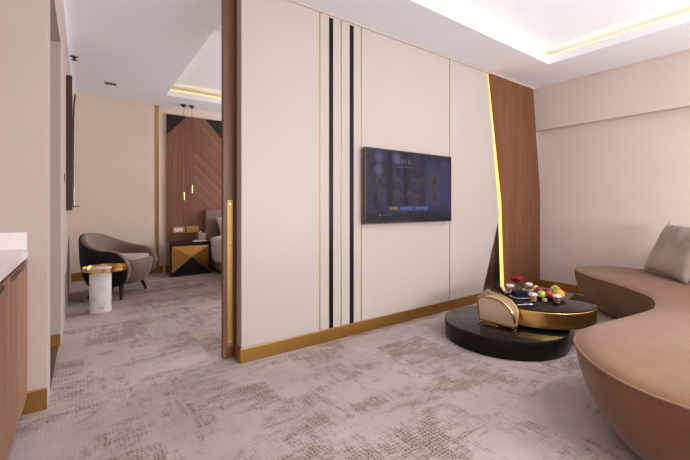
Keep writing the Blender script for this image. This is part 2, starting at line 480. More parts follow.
# panel with a glow added to brighten the recess of the living room ceiling
cp = MB().box((LT[0]-.19, LT[2]-.19, ZC+.170), (LT[1]+.19, LT[3]+.19, ZC+.1895)).build('ceiling_glow_panel', M['panel_glow'])
tag(cp, 'white panel with an added soft glow filling the recessed living room ceiling', 'added ceiling light')
cove(BT, ZB, 'warm yellow light strip hidden in the recessed bedroom ceiling')

# partition: structural wall behind the cladding
struct(MB().box((.897, 2.53, 0), (XR, 2.60, 2.9)).build('wall_partition', M['cream']))
struct(MB().box((XR, YN-.2, 0), (XR+.2, YB+.2, 3.0)).build('wall_right', M['wall']))
struct(MB().box((4.95, YN, 2.112), (XR-.0005, 2.528, ZC-.0005)).build('trim_5', M['wall']))
# wall behind the camera with a wide window
wb = MB(); WX0, WX1, WZ0, WZ1 = .9, 4.5, .75, 2.45
wb.box((-1.3, YN-.2, 0), (WX0, YN, 3.0)); wb.box((WX1, YN-.2, 0), (XR, YN, 3.0))
wb.box((WX0, YN-.2, 0), (WX1, YN, WZ0)); wb.box((WX0, YN-.2, WZ1), (WX1, YN, 3.0))
struct(wb.build('wall_rear', M['wall']))
wf = MB()
for a, b in (((WX0, YN-.12, WZ0), (WX0+.05, YN-.06, WZ1)), ((WX1-.05, YN-.12, WZ0), (WX1, YN-.06, WZ1)), ((2.675, YN-.12, WZ0), (2.725, YN-.06, WZ1)),
             ((WX0, YN-.12, WZ0), (WX1, YN-.06, WZ0+.05)), ((WX0, YN-.12, WZ1-.05), (WX1, YN-.06, WZ1))): wf.box(a, b)
struct(wf.build('window_1', M['white']))
# left side: niche wall, stub, recessed doorway, corridor and bedroom wall
struct(MB().box((XK-.1, YN, 0), (XK, 2.56, 3.0)).build('wall_niche', M['wall_left']))
lw = MB()
lw.box((XK-.1, 2.56, 0), (XL-.012, 2.76, 3.0))                         # stub
lw.box((-1.0, 2.76, 2.385), (XL, 3.63, 3.0))                      # over the doorway
lw.box((-1.0, 3.63, 0), (XL, YB+.2, 3.0))
struct(lw.build('wall_left', M['wall_left']))
struct(MB().box((-.80, 2.7605, .001), (-.76, 3.6295, 2.3845)).build('door_2', M['wood_door']))
struct(MB().box((-.7595, 2.7605, 0), (XL-.013, 3.6295, .004)).build('floor.001', M['stone_dark']))
struct(MB().box((XL, YB, 0), (XR, YB+.2, 3.0)).build('wall_far', M['wall_bed']))
# right wall has no window on the bedroom side; baseboards
def base(name, a, b): return struct(MB().box(a, b, .003).build(name, M['gold_base']))
base('baseboard_stub', (-.3395, 2.545, 0), (XL-.012, 2.5595, .115))
base('baseboard_recess', (-.75, 3.618, .0045), (XL+.001, 3.6295, .1))
base('baseboard_far', (XL+.001, YB-.016, 0), (1.06, YB-.0005, .12))
base('baseboard_partition', (.885, 2.488, 0), (XR-.0155, 2.4995, .1))
base('baseboard_partition_end', (.884, 2.5, 0), (.8965, 2.60, .1))
base('baseboard_right', (XR-.015, YN, 0), (XR-.0005, 2.487, .1))
struct(MB().box((.897, 2.491, ZC-.0245), (XR-.115, 2.5195, ZC-.0005)).build('trim_1', M['cream']))
struct(MB().box((XL+.0005, 2.6, ZB-.05), (XL+.02, YB-.02, ZB-.0005)).build('trim_2', M['white']))
struct(MB().box((XL+.0005, YB-.018, ZB-.02), (XR-.001, YB-.0005, ZB-.0005)).build('trim_3', M['wall_bed']))
struct(MB().box((4.935, YN+.01, ZC-.018), (4.9495, 2.49, ZC-.0005)).build('trim_4', M['wall']))

# sliding door leaf
sd = thing('door_1', 'dark walnut sliding door standing in the bedroom opening', 'door', (.81, 2.652, 0)); struct(sd)
del sd['label']; del sd['category']
MB().box((0, -.022, .006), (1.25, .022, 2.70), .003).build('door_leaf', M['wood_door'], sd)
hp = MB().box((.028, -.027, .087), (.066, -.0222, 1.143), .001).build('door_handle', M['gold_handle'], sd)
for z in (1.115, .82, .115):
    MB().lathe([(.008, 0), (.008, .003), (.005, .004)], seg=16).build('handle_stud', M['gold_shine'], hp, (.047, -.0272, z), (PI/2, 0, 0))

# ------------------------------------------------------------------ feature wall cladding
def seam_x(z0, z1): return None
fp = thing('feature_panel', 'tall cream wall panel behind the television with gold seams and black stripes', 'wall panel', (.897, 2.5, .1005))
def fx(x): return x-.897
def fz(z): return z-.1005
poly = [(0, 0), (fx(3.735), 0), (fx(4.078), fz(.98)), (fx(4.045), fz(1.2)), (fx(3.832), fz(2.655)), (0, fz(2.655))]
MB().prism(poly, .0, .0295, 'y').build('panel', M['cream'], fp)
for x, z0, z1 in ((1.539, .1, 2.655), (1.749, .1, 2.655), (1.962, .1, 2.655), (3.151, .1, 2.655)):
    MB().box((fx(x)-.006, -.0012, fz(z0)+.001), (fx(x)+.006, .003, fz(z1))).build('gold_seam', M['gold_thin'], fp)
for x0, x1 in ((1.627, 1.668), (1.836, 1.879)):
    MB().box((fx(x0), -.0015, .001), (fx(x1), .003, fz(2.64))).build('black_stripe', M['black_strip'], fp)
# end return of the cladding that faces the opening is the wall itself

wp = thing('wood_panel', 'fluted brown wood wall panel with slanted edges in the right corner', 'wall panel', (3.9, 2.5, .1005))
wpoly = [(4.225-3.9, 0), (5.045-3.9, 0), (5.045-3.9, fz(1.30)), (4.866-3.9, fz(2.655)), (3.880-3.9, fz(2.655)), (4.150-3.9, fz(1.18))]
MB().prism(wpoly, -.004, .0295, 'y').build('slat_board', M['wood_slat'], wp)
ls = MB()
lpoly = [(4.132, .102), (4.205, .102), (4.142, 1.18), (3.874, 2.655), (3.838, 2.655), (4.056, 1.18), (4.088, .98)]
tag(ls.prism(lpoly, 2.518, 2.5295, 'y').build('led_strip', M['led_strip']), 'glowing yellow vertical light strip between cream panel and wood panel', 'light strip')
bz = thing('accent_panel', 'dark bronze mirrored triangle beside the glowing strip under the cream panel', 'wall panel', (3.74, 2.515, .1005))
MB().prism([(.0, 0), (.385, 0), (.343, fz(.97)), (.30, fz(.88))], 0, .0145, 'y').build('mirror_sheet', M['bronze'], bz)
MB().prism([(.245, 0), (.383, 0), (.340, fz(.92)), (.29, fz(.85))], -.003, -.0002, 'y').build('black_edge', M['black_gloss'], bz)

# ------------------------------------------------------------------ television
TVX, TVY, TVZ = 2.529, 2.47, 1.276
tv = thing('television', 'large flat television mounted on the cream wall panel', 'television', (TVX, TVY, TVZ))
TW, TH = 1.142, .664
MB().box((-TW/2, -.028, -TH/2), (TW/2, .005, TH/2), .004).build('housing', M['black_gloss'], tv)
me = bpy.data.meshes.new('screen')
yv = -.0288; e = .010
me.from_pydata([(-TW/2+e, yv, -TH/2+.018), (TW/2-e, yv, -TH/2+.018), (TW/2-e, yv, TH/2-e), (-TW/2+e, yv, TH/2-e)], [], [(0, 1, 2, 3)])
uv = me.uv_layers.new(name='UVMap')
for i, c in enumerate(((0, 0), (1, 0), (1, 1), (0, 1))): uv.data[i].uv = c
me.materials.append(M['tv_picture'])
so = bpy.data.objects.new('screen', me); COL.objects.link(so); so.parent = tv
fr = MB()
for a, b in (((-TW/2-.002, -.031, -TH/2-.002), (TW/2+.002, -.012, -TH/2+.005)), ((-TW/2-.002, -.031, TH/2-.004), (TW/2+.002, -.012, TH/2+.002)),
             ((-TW/2-.002, -.031, -TH/2), (-TW/2+.004, -.012, TH/2)), ((TW/2-.004, -.031, -TH/2), (TW/2+.002, -.012, TH/2))): fr.box(a, b)
fr.build('bezel', M['tv_edge'], tv)
MB().box((-TW/2+.001, .0052, -TH/2+.006), (TW/2-.02, .0285, TH/2-.02), .004).build('back_cover', M['gold_thin'], tv)

# ------------------------------------------------------------------ coffee tables
bt = thing('coffee_table', 'low round black coffee table on the carpet under the magazine rack', 'coffee table', (2.845, 1.705, 0))
MB().lathe([(.44, 0), (.467, .004), (.472, .012), (.472, .132), (.468, .137)], seg=96).build('drum', M['black_satin'], bt, smooth=SM)
MB().lathe([(.467, .1372), (.470, .139), (.470, .143), (.466, .145)], seg=96).build('table_top', M['black_glass'], bt, smooth=SM)
gt = thing('coffee_table', 'round gold banded coffee table with black glass top holding the fruit', 'coffee table', (3.18, 1.61, .1455))
MB().lathe([(.20, 0), (.20, .016), (.40, .017), (.405, .02), (.405, .03)], seg=96).build('pivot', M['black_matte'], gt, smooth=SM)
MB().lathe([(.432, .0305), (.440, .032), (.440, .148), (.436, .152)], seg=128).build('band', M['gold_ring'], gt, smooth=SM)
MB().lathe([(.430, .1521), (.438, .153), (.438, .160), (.434, .163)], seg=128).build('table_top', M['black_glass'], gt, smooth=SM)
ZG = .1455+.163

# ------------------------------------------------------------------ magazine rack
mr = thing('magazine_rack', 'half round leather magazine rack with gold rim on the black table', 'magazine rack', (2.665, 1.645, .1452), math.radians(-84))
# local x runs along the panels (towards the camera's right), y across
def dshape(w, h, n=14):
    pts = [(-w/2, 0), (w/2, 0)]
    for i in range(n+1):
        a = PI/2*i/n; pts.append((w/2-.155+.155*math.cos(a), h-.15+.15*math.sin(a)))
    for i in range(6):
        a = PI/2+PI/2*i/5; pts.append((-w/2+.05+.05*math.cos(a), h-.05+.05*math.sin(a)))
    return pts
PW, PH = .285, .205
def rack_panel(side):
    tilt = math.radians(13)*side
    p = MB().prism(dshape(PW-.012, PH-.006), -.004, .004, 'y').build('leather_panel', M['leather'], mr, (0, side*.018, .034), (-tilt, 0, 0))
    d = dshape(PW, PH)
    MB().tube([(u, 0, v) for u, v in d], .009, 8, True).build('gold_rim', M['gold_shine'], p, smooth=SM)
rack_panel(-1); rack_panel(1)
MB().box((-PW/2+.01, -.018, .020), (PW/2-.01, .018, .032), .002).build('base_bar', M['gold'], mr)
for x in (-PW/2+.004, PW/2-.004):
    MB().tube([(x, -.055, .004), (x, .055, .004)], .004, 8).build('foot', M['gold_shine'], mr)
    MB().tube([(x, 0, .004), (x, 0, .022)], .004, 8).build('foot_post', M['gold_shine'], mr)
for k, (t, h) in enumerate(((-5, .165), (3, .168), (8, .170))):
    g = MB().prism(dshape(PW-.03, h), -.003, .003, 'y').build('magazine', M['paper'], None)
    g.matrix_world = Matrix.Translation((2.665, 1.645, .1452+.034)) @ Matrix.Rotation(math.radians(-84), 4, 'Z') @ Matrix.Translation((.004, (k-1)*.0085, 0)) @ Matrix.Rotation(math.radians(-t), 4, 'X')
    tag(g, 'white magazine standing inside the half round gold rimmed rack', 'magazine', 'magazines in the rack')

# ------------------------------------------------------------------ sofa
front = [(4.37, 1.78), (4.08, 1.51), (3.90, 1.26), (3.72, 1.06), (3.54, .905), (3.32, .825), (3.12, .80), (2.85, .83), (2.5, .885), (2.26, .895),
         (2.07, .845), (1.86, .69), (1.735, .50), (1.715, .30), (1.78, .08), (1.98, -.14), (2.35, -.32), (2.95, -.38), (3.6, -.26), (4.2, .08),
         (4.66, .52), (4.93, 1.02), (4.99, 1.42), (4.88, 1.71), (4.67, 1.835), (4.5, 1.835)]
SX, SY = 3.3, .6
out = catmull([(x-SX, y-SY) for x, y in front], 8)
def inset(P, d):
    n = len(P); r = []
    for i in range(n):
        t = (P[(i+2) % n]-P[i-2]); t.normalize()
        nrm = Vector((t.y, -t.x))
        r.append(P[i]+nrm*d)
    return r
area = sum(out[i].x*out[(i+1) % len(out)].y-out[(i+1) % len(out)].x*out[i].y for i in range(len(out)))
SGN = -1 if area > 0 else 1
def smooth_ring(P, k=2):
    for _ in range(k):
        n = len(P); P = [(P[i-1]+2*P[i]+P[(i+1) % n])/4 for i in range(n)]
    return P
def lvl(d, z): return [(p.x, p.y, z) for p in smooth_ring(inset(out, SGN*d), 2)]
sofa = thing('sofa', 'large curved taupe velvet sofa by the right wall', 'sofa', (SX, SY, 0))
MB().ring_stack([lvl(.20, 0), lvl(.20, .035)]).build('plinth', M['black_matte'], sofa)
MB().ring_stack([lvl(.155, .0352), lvl(.135, .045), lvl(.085, .11), lvl(.046, .19), lvl(.020, .27), lvl(.006, .34), lvl(.002, .385), lvl(.004, .394)]).build('body', M['velvet'], sofa, smooth=math.radians(60))
MB().ring_stack([lvl(.006, .3942), lvl(.004, .399), lvl(.014, .406), lvl(.05, .414), lvl(.11, .419)]).build('seat', M['velvet'], sofa, smooth=math.radians(60))
MB().tube(lvl(-.001, .395), .0055, 6, True).build('piping', M['piping'], sofa, smooth=SM)
# low back along the rear curve
bk = catmull([(4.83-SX, .92-SY), (4.62-SX, .60-SY), (4.2-SX, .22-SY), (3.6-SX, -.10-SY), (2.95-SX, -.20-SY)], 8, False)
rings = []
for i, p in enumerate(bk):
    t = (bk[min(i+1, len(bk)-1)]-bk[max(i-1, 0)]).normalized(); nn = Vector((t.y, -t.x))
    f = i/(len(bk)-1); s = max(.12, math.sin(PI*min(1, max(0, f)))**.35) if 0 < f < 1 else .12
    h = .36*(.45+.55*s); w = .075*(.5+.5*s)
    ring = []
    for a in range(16):
        an = 2*PI*a/16; cx, cz = math.cos(an), math.sin(an)
        cx = math.copysign(abs(cx)**.6, cx); cz = math.copysign(abs(cz)**.6, cz)
        ring.append((p.x+nn.x*cx*w, p.y+nn.y*cx*w, .4195+h/2+cz*h/2))
    rings.append(ring)
MB().ring_stack(rings).build('backrest', M['velvet'], sofa, smooth=math.radians(60))

# cushion
def pillow(w, h, t, n=26):
    b = MB(); top = []; bot = []
    for i in range(n+1):
        r1 = []; r2 = []
        for j in range(n+1):
            u, v = i/n*2-1, j/n*2-1
            pinch = 1-.11*(1-abs(u)**2)*(abs(v)**6)-.0; pinch2 = 1-.11*(1-abs(v)**2)*(abs(u)**6)
            th = t/2*((1-u**4)*(1-v**4))**.55
            wob = .010*math.sin(3.1*u+2*v)*math.cos(2.4*v-u)*(1-u*u)*(1-v*v)
            x, z = u*w/2*pinch2, v*h/2*pinch
            r1.append(b.bm.verts.new((x, -th-wob, z))); r2.append(b.bm.verts.new((x, th, z)))
        top.append(r1); bot.append(r2)
    for g in (top, bot):
        for i in range(n):
            for j in range(n): b.bm.faces.new((g[i][j], g[i+1][j], g[i+1][j+1], g[i][j+1]))
    bmesh.ops.remove_doubles(b.bm, verts=b.bm.verts, dist=1e-4)
    return b
cu = pillow(.70, .56, .15).build('cushion', M['cushion'], smooth=math.radians(80))
tag(cu, 'large marbled grey and beige velvet cushion propped on the curved sofa', 'cushion')
xa = Vector((-.77, -.64, 0)).normalized(); yn = Vector((-.64, .77, 0)).normalized()
lean = math.radians(24)
za = (Vector((0, 0, 1))*math.cos(lean) - yn*math.sin(lean)).normalized()
ya = -(za.cross(xa)).normalized()
if ya.dot(yn) > 0: pass
R = Matrix((( xa.x, -ya.x, za.x), (xa.y, -ya.y, za.y), (xa.z, -ya.z, za.z)))
cm = R.to_4x4()
base_mid = Vector((4.50, 1.07, .425))
cm.translation = base_mid + za*.275
cu.matrix_world = cm

# ------------------------------------------------------------------ things on the gold table
def at(o, x, y, z=ZG, rz=0): o.location = (x, y, z+.0005); o.rotation_euler = (0, 0, rz); return o
# black tray
TC = Vector((3.065, 1.587, ZG+.0004)); TR = math.radians(-35)
tr = thing('serving_tray', 'black rectangular serving tray with fruit and dessert jars on the gold table', 'tray', TC, TR)
MB().box((-.215, -.130, 0), (.215, .130, .006), .002).build('tray_base', M['black_gloss'], tr)
for a, b in (((-.215, -.130, .0061), (.215, -.124, .018)), ((-.215, .124, .0061), (.215, .130, .018)), ((-.215, -.1238, .0061), (-.209, .1238, .018)), ((.209, -.1238, .0061), (.215, .1238, .018))):
    MB().box(a, b, .001).build('tray_rim', M['black_gloss'], tr)
ZT = ZG+.0004+.0062
def apple(mat, r, label, pos, cat='apple', group=None):
    t = thing('apple', label, cat, pos, random.uniform(0, 6), group)
    prof = [(.25*r, .10*r), (.45*r, 0), (.75*r, .14*r), (.95*r, .5*r), (1.0*r, .95*r), (.93*r, 1.4*r), (.68*r, 1.72*r), (.35*r, 1.80*r), (.12*r, 1.70*r), (.02*r, 1.60*r)]
    sm_ = [tuple(p) for p in catmull(prof, 3, False)]
    MB().lathe(sm_, seg=28).build('flesh', mat, t, smooth=math.radians(80))
    MB().tube([(0, 0, 1.58*r), (.03*r, 0, 1.85*r), (.12*r, 0, 2.1*r)], .002, 6).build('stem', M['stem'], t)
    return t
def citrus(name, mat, r, label, pos, cat, sc=(1, 1, .95), rz=0):
    t = thing(name, label, cat, pos, rz)
    b = MB().ball((0, 0, r*sc[2]), r, sc, 28, 18)
    if name == 'lemon':
        for v in b.bm.verts:
            k = max(0, abs(v.co.x)/(r*sc[0])-.8)
            v.co.x += math.copysign(k*.35*r, v.co.x)
    b.build('peel', mat, t, smooth=math.radians(80))
    MB().ball((0 if name != 'lemon' else r*sc[0]*1.04, 0, 2*r*sc[2] if name != 'lemon' else r*sc[2]), .0035, (1, 1, .5), 8, 6).build('stem_end', M['leaf'], t)
    return t
fp_ = thing('fruit_plate', 'black footed plate holding the fruit on the serving tray', 'plate', (3.225, 1.545, ZT+.0004))
MB().lathe([(.05, 0), (.052, .003), (.025, .008), (.025, .014)], seg=40).build('foot', M['black_gloss'], fp_, smooth=SM)
MB().lathe([(.03, .0142), (.10, .017), (.138, .022), (.14, .025), (.137, .026), (.10, .022), (.0, .021)], seg=56).build('dish', M['black_gloss'], fp_, smooth=SM)
ZF = ZT+.0004+.0228
apple(M['lime'], .030, 'bright green apple at the left end of the front row of fruit', (3.098, 1.520, ZF+.002))
apple(M['apple'], .0295, 'bright red apple at the front between the green apple and the orange', (3.148, 1.482, ZF))
apple(M['apple_dark'], .031, 'dark red apple in the back row beside the lemon', (3.222, 1.602, ZF))
apple(M['apple_dark'], .031, 'dark red apple in the back row beside the green grapes', (3.243, 1.536, ZF))
citrus('orange', M['orange'], .0385, 'round orange at the right end of the fruit pile', (3.180, 1.415, ZF+.002), 'orange')
citrus('lemon', M['lemon'], .027, 'yellow lemon at the left end of the back row of fruit', (3.275, 1.655, ZF+.001), 'lemon', (1.3, 1, 1), .6)
citrus('kiwi', M['kiwi'], .021, 'small olive kiwi lying at the front edge of the black tray', (3.045, 1.470, ZT), 'kiwi', (1.25, 1, .95), .4)
gp = thing('grape_bunch', 'bunch of green grapes behind the red apples and the orange', 'grapes', (3.335, 1.520, ZF+.001))
g0 = None
rg = random.Random(3)
spots = []
for lay, (n, rad, z) in enumerate(((9, .042, .012), (5, .022, .012), (8, .036, .030), (5, .026, .046), (2, .008, .058))):
    for k in range(n):
        a = 2*PI*k/n+lay*.5
        spots.append((rad*1.15*math.cos(a), rad*math.sin(a), z+rg.uniform(-.0015, .0015)))
for p in spots:
    if g0 is None:
        g0 = MB().ball((0, 0, 0), .0118, (1, 1, 1.1), 12, 8).build('grape', M['grape'], gp, p, smooth=math.radians(80)); g = g0
    else:
        g = g0.copy(); COL.objects.link(g); g.location = p
MB().tube([(0, 0, .05), (.012, .004, .078), (.03, .002, .084)], .002, 6).build('stalk', M['stem'], gp)

def dessert_jar(label, pos, fill):
    t = thing('dessert_jar', label, 'jar', pos)
    MB().lathe([(.024, 0), (.029, .004), (.031, .02), (.031, .045), (.027, .05), (.0255, .05), (.029, .044), (.029, .02), (.027, .006), (.0, .005)], seg=28, cap0=True, cap1=False).build('glass_cup', M['glass'], t, smooth=SM)
    MB().lathe([(.0262, .0065), (.0282, .02), (.0282, .034), (.0, .036)], seg=24).build('dessert', fill, t, smooth=SM)
    MB().lathe([(.033, .0505), (.035, .053), (.0345, .062), (.026, .070), (.010, .073), (.0, .0735)], seg=28).build('paper_lid', M['napkin'], t, smooth=SM)
    return t
def saucer(label, pos, r=.058):
    t = MB().lathe([(r*.5, 0), (r*.55, .002), (r*.85, .006), (r, .012), (r*.985, .0135), (r*.8, .0085), (r*.5, .005), (0, .0045)], seg=40).build('saucer', M['china'], None, pos, smooth=SM)
    return tag(t, label, 'saucer', None)
saucer('white saucer under the dessert jar nearest the red rose', (3.165, 1.835, ZG+.0004))
dessert_jar('lidded dessert jar on a saucer left of the red rose', (3.168, 1.838, ZG+.0055), M['dessert_red'])
saucer('white saucer under the dessert jar behind the navy napkin', (3.365, 1.765, ZG+.0004), .062)
dessert_jar('lidded dessert jar on a saucer behind the navy napkin', (3.368, 1.768, ZG+.0055), M['dessert'])
dessert_jar('lidded dessert jar at the left end of the black tray beside the napkin', (3.0, 1.540, ZT), M['dessert'])
dessert_jar('lidded dessert jar at the tray front below the orange', (3.105, 1.402, ZT), M['dessert_red'])
pl = MB().lathe([(.045, 0), (.05, .002), (.068, .007), (.078, .013), (.077, .015), (.062, .010), (.045, .0055), (0, .005)], seg=48).build('plate', M['china'], None, (3.025, 1.668, ZT), smooth=SM)
tag(pl, 'white plate under the folded navy napkin', 'plate')
# folded navy napkin: three soft layers
nk = MB()
for k in range(3):
    nk.box((-.062+.005*k, -.045+.003*k, .013*k), (.060-.004*k, .045-.005*k, .0125+.013*k), .003)
for v in nk.bm.verts:
    v.co.z += .010*math.sin(9*v.co.x+1)*(.4+.6*(v.co.z/.03)) * .5+.004*(1 if v.co.x < 0 else 0)
tag(nk.build('napkin', M['navy'], None, (3.028, 1.670, ZT+.0125), (0, 0, math.radians(-30)), smooth=SM), 'folded navy blue napkin on the white plate', 'napkin')
# fork beside the plate
fk = thing('fork', 'small silver fork on the table in front of the white plate', 'fork', (2.850, 1.548, ZG+.0025), math.radians(-30))
MB().tube([(-.045, 0, 0), (0, 0, .001), (.04, 0, .003)], [.003, .0022, .0025], 8).build('handle', M['steel'], fk)
MB().box((.038, -.009, .0018), (.06, .009, .0042), .001).build('fork_head', M['steel'], fk)
for k in (-1, 0, 1): MB().tube([(.058, k*.0065, .003), (.085, k*.0065, .003)], .0013, 6).build('tine', M['steel'], fk)
# glass with rose
vs = thing('glass_vase', 'small clear glass vase holding the red rose', 'vase', (3.315, 1.85, ZG+.0004))
MB().lathe([(.022, 0), (.025, .003), (.026, .05), (.029, .07), (.0275, .07), (.0245, .05), (.023, .006), (0, .005)], seg=28, cap1=False).build('glass_body', M['glass'], vs, smooth=SM)
rs = thing('rose', 'red rose blooms with green leaves in the small glass vase', 'flower', (3.315, 1.85, ZG+.008))
for k, (a, ln) in enumerate(((0, .05), (1.9, .046), (4.1, .048))):
    MB().tube([(0.004*math.cos(a), .004*math.sin(a), 0), (.012*math.cos(a), .012*math.sin(a), ln*.7), (.020*math.cos(a), .020*math.sin(a), ln+.034)], .0017, 6).build('stem', M['leaf'], rs)
def leaf_mesh(L, W):
    b = MB()
    pts = [(0, 0), (W*.7, L*.25), (W, L*.5), (W*.6, L*.8), (0, L), (-W*.6, L*.8), (-W, L*.5), (-W*.7, L*.25)]
    return b.prism(pts, 0, .0012, 'z')
for k in range(7):
    a = k*.9
    leaf_mesh(.048, .014).build('leaf', M['leaf'], rs, (.014*math.cos(a), .014*math.sin(a), .050+.006*(k % 3)), (math.radians(35), 0, a-PI/2))
def bloom(px, py, pz, r):
    c = bpy.data.objects.new
    b = MB()
    for ring, (n, rr, tilt, hgt) in enumerate(((5, 1.0, .9, .75), (5, .75, .55, .9), (4, .48, .3, 1.0), (3, .22, .1, 1.05))):
        for k in range(n):
            a = 2*PI*k/n+ring*.7
            G = []
            for i in range(5):
                row = []
                for j in range(6):
                    u = (i/4-.5)*1.7; v = j/5
                    rad = r*rr*(.35+.65*v**.7)+r*tilt*.25*v*v
                    ang = a+u*(.75 if ring < 2 else .95)*(1-.25*v*v)
                    row.append(b.bm.verts.new((rad*math.cos(ang), rad*math.sin(ang), r*hgt*v*1.25-(abs(u)**2)*r*.12*v)))
                G.append(row)
            for i in range(4):
                for j in range(5): b.bm.faces.new((G[i][j], G[i+1][j], G[i+1][j+1], G[i][j+1]))
    o = b.build('bloom', M['rose'], rs, (px, py, pz), (0, 0, 0), smooth=math.radians(80))
    sd_ = o.modifiers.new('Solidify', 'SOLIDIFY'); sd_.thickness = .0012
bloom(.026, -.010, .078, .034); bloom(-.014, .030, .074, .032); bloom(-.018, -.026, .077, .034)

# ------------------------------------------------------------------ kitchenette
YK0, YK1 = -.2, 2.5595
unit_w = [(1.961, 2.5590), (1.361, 1.960), (.761, 1.360), (.161, .760)]
names = ['brown wood base cabinet against the pale wall end', 'brown wood base cabinet second from the pale wall end',
         'brown wood base cabinet third from the pale wall end', 'brown wood base cabinet farthest from the pale wall end']
for i, (y0, y1) in enumerate(unit_w):
    t = thing('base_cabinet', names[i]+' under the white worktop', 'cabinet', (-.6, (y0+y1)/2, 0))
    w = y1-y0
    MB().box((-.299, -w/2, .092), (.335, w/2, .828)).build('carcass', M['wood_cab'], t)
    MB().box((-.299, -w/2, 0), (.26, w/2, .0915)).build('toe_kick', M['gold_base'], t)
    d = MB().box((.3355, -w/2+.002, .092), (.355, w/2-.002, .812), .002).build('cabinet_door', M['wood_cab'], t)
    MB().box((.3552, w/2-.53, .790), (.361, w/2-.13, .808), .002).build('door_handle', M['dark_metal'], d)
ct = thing('worktop', 'white stone worktop with a raised end over the wood cabinets', 'worktop', (-.6, 1.36, .8285))
MB().box((-.299, -1.20, 0), (.358, 1.1985, .041), .003).build('slab', M['quartz'], ct)
MB().box((-.299, 1.18, .0412), (.355, 1.1985, .134), .003).build('upstand', M['quartz'], ct)
MB().box((-.299, -1.20, .0412), (-.28, 1.1798, .134), .003).build('upstand', M['quartz'], ct)

# ------------------------------------------------------------------ left wall: mirror, switch
mi = thing('wall_mirror', 'arched mirror in a deep dark wood box on the left bedroom wall', 'mirror', (XL+.001, 4.70, 1.055))
MB().box((0, 0, 0), (.050, .035, 1.39), .003).build('side_board', M['wood_dark'], mi)
MB().box((0, .0355, 0), (.030, 1.2, 1.39), .003).build('back_board', M['wood_dark'], mi)
def arch(y0, y1, z0, z1, r, n=10):
    p = [(y0, z0), (y1, z0)]
    for i in range(n+1):
        a = PI/2*i/n; p.append((y1-r+r*math.cos(a), z1-r+r*math.sin(a)))
    for i in range(n+1):
        a = PI/2+PI/2*i/n; p.append((y0+r+r*math.cos(a), z1-r+r*math.sin(a)))
    return p
mf = MB().prism(arch(0, 1.14, .03, 1.32, .5), 0, .012, 'x').build('mirror_frame', M['dark_metal'], mi, (.052, .05, 0), (0, 0, math.radians(-1.6)), smooth=SM)
MB().prism(arch(.02, 1.10, .05, 1.30, .48), .0122, .015, 'x').build('mirror_glass', M['mirror'], mf)
th = thing('thermostat', 'small grey wall switch plate on the left wall before the mirror', 'switch', (XL+.0005, 4.05, 1.30))
MB().box((0, -.06, 0), (.010, .06, .10), .002).build('plate', M['steel'], th)
MB().box((.0102, -.045, .015), (.0125, .045, .085), .001).build('display', M['black_gloss'], th)

# ceiling bits in the bedroom
sp = thing('sprinkler', 'small brass sprinkler head on the bedroom ceiling by the left wall', 'sprinkler', (-.09, 5.05, ZB-.0005))
MB().lathe([(.035, 0), (.035, -.006), (.012, -.010), (.012, -.03)], seg=24).build('rose_plate', M['dark_metal'], sp)
MB().lathe([(.012, -.0302), (.028, -.036), (.028, -.039), (0, -.04)], seg=24).build('deflector', M['dark_metal'], sp)
ve = thing('ceiling_vent', 'tiny dark slotted ceiling fitting above the armchair', 'vent', (.29, 5.86, ZB-.0005))
MB().box((-.075, -.05, -.008), (.075, .05, 0), .002).build('vent_frame', M['steel'], ve)
for k in range(4): MB().box((-.06, -.036+k*.02, -.0095), (.06, -.024+k*.02, -.0081)).build('slot', M['black_matte'], ve)

# ------------------------------------------------------------------ bedroom far wall
# cream panelling seams are structure trims
struct(MB().box((.955, YB-.012, .12), (.998, YB-.0005, ZB-.021)).build('trim_6', M['gold']))
struct(MB().box((1.048, YB-.004, .12), (1.056, YB-.0005, ZB-.021)).build('trim_7', M['wall_bed']))
hb = thing('headboard_wall_panel', 'chevron wood wall panel with black top corners behind the bed', 'wall panel', (1.56, YB-.0005, .002))
HW = .45; HZ = 2.62
MB().box((-HW, -.03, 0), (2.6, 0, HZ)).build('veneer', M['herring'], hb)
MB().prism([(-HW+.002, HZ-.002), (-HW+.002, 2.28), (-.13, HZ-.002)], -.0345, -.0302, 'y').build('black_corner', M['charcoal'], hb)
MB().prism([(.17, HZ-.002), (.52, 2.23), (1.2, 2.23), (1.5, HZ-.002)], -.0345, -.0302, 'y').build('black_corner', M['charcoal'], hb)

def pendant(px, py, drop, label):
    t = thing('pendant_light', label, 'pendant light', (px, py, ZB-.0005), 0, 'pendant lights beside the bed')
    MB().lathe([(.045, 0), (.045, -.012), (.03, -.03), (.008, -.045)], seg=24).build('canopy', M['dark_metal'], t, smooth=SM)
    MB().tube([(0, 0, -.045), (0, 0, -drop+.06)], .0026, 6).build('cord', M['dark_metal'], t)
    MB().lathe([(.008, -drop+.07), (.017, -drop+.06), (.017, -drop-.06), (.008, -drop-.07)], seg=20).build('shade', M['gold_shine'], t, smooth=SM)
    ring = [(.12*math.cos(2*PI*k/28), 0.02*math.sin(2*PI*k/28), -drop-.12+.05*math.sin(2*PI*k/28)) for k in range(28)]
    MB().tube([(0, 0, -drop-.07), (.02, 0, -drop-.078), (.05, 0, -drop-.074)], .003, 6).build('arm', M['gold'], t)
    return t
pendant(1.33, 6.40, 1.50, 'gold pendant light hanging lower and left of its pair by the bed')
pendant(1.455, 6.40, 1.38, 'gold pendant light hanging higher and right of its pair by the bed')

def outlet(x, label, gold):
    t = thing('wall_outlet', label, 'outlet', (x, YB-.0306, .70))
    MB().box((-.098, -.010, -.055), (.098, 0, .055), .003).build('frame', M['gold'], t)
    MB().box((-.070, -.013, -.032), (.070, -.0102, .032), .002).build('socket', M['gold'] if gold else M['outlet_white'], t)
outlet(1.29, 'gold framed wall outlet with white centre above the nightstand', False)
outlet(1.515, 'all gold wall outlet above the box on the nightstand', True)

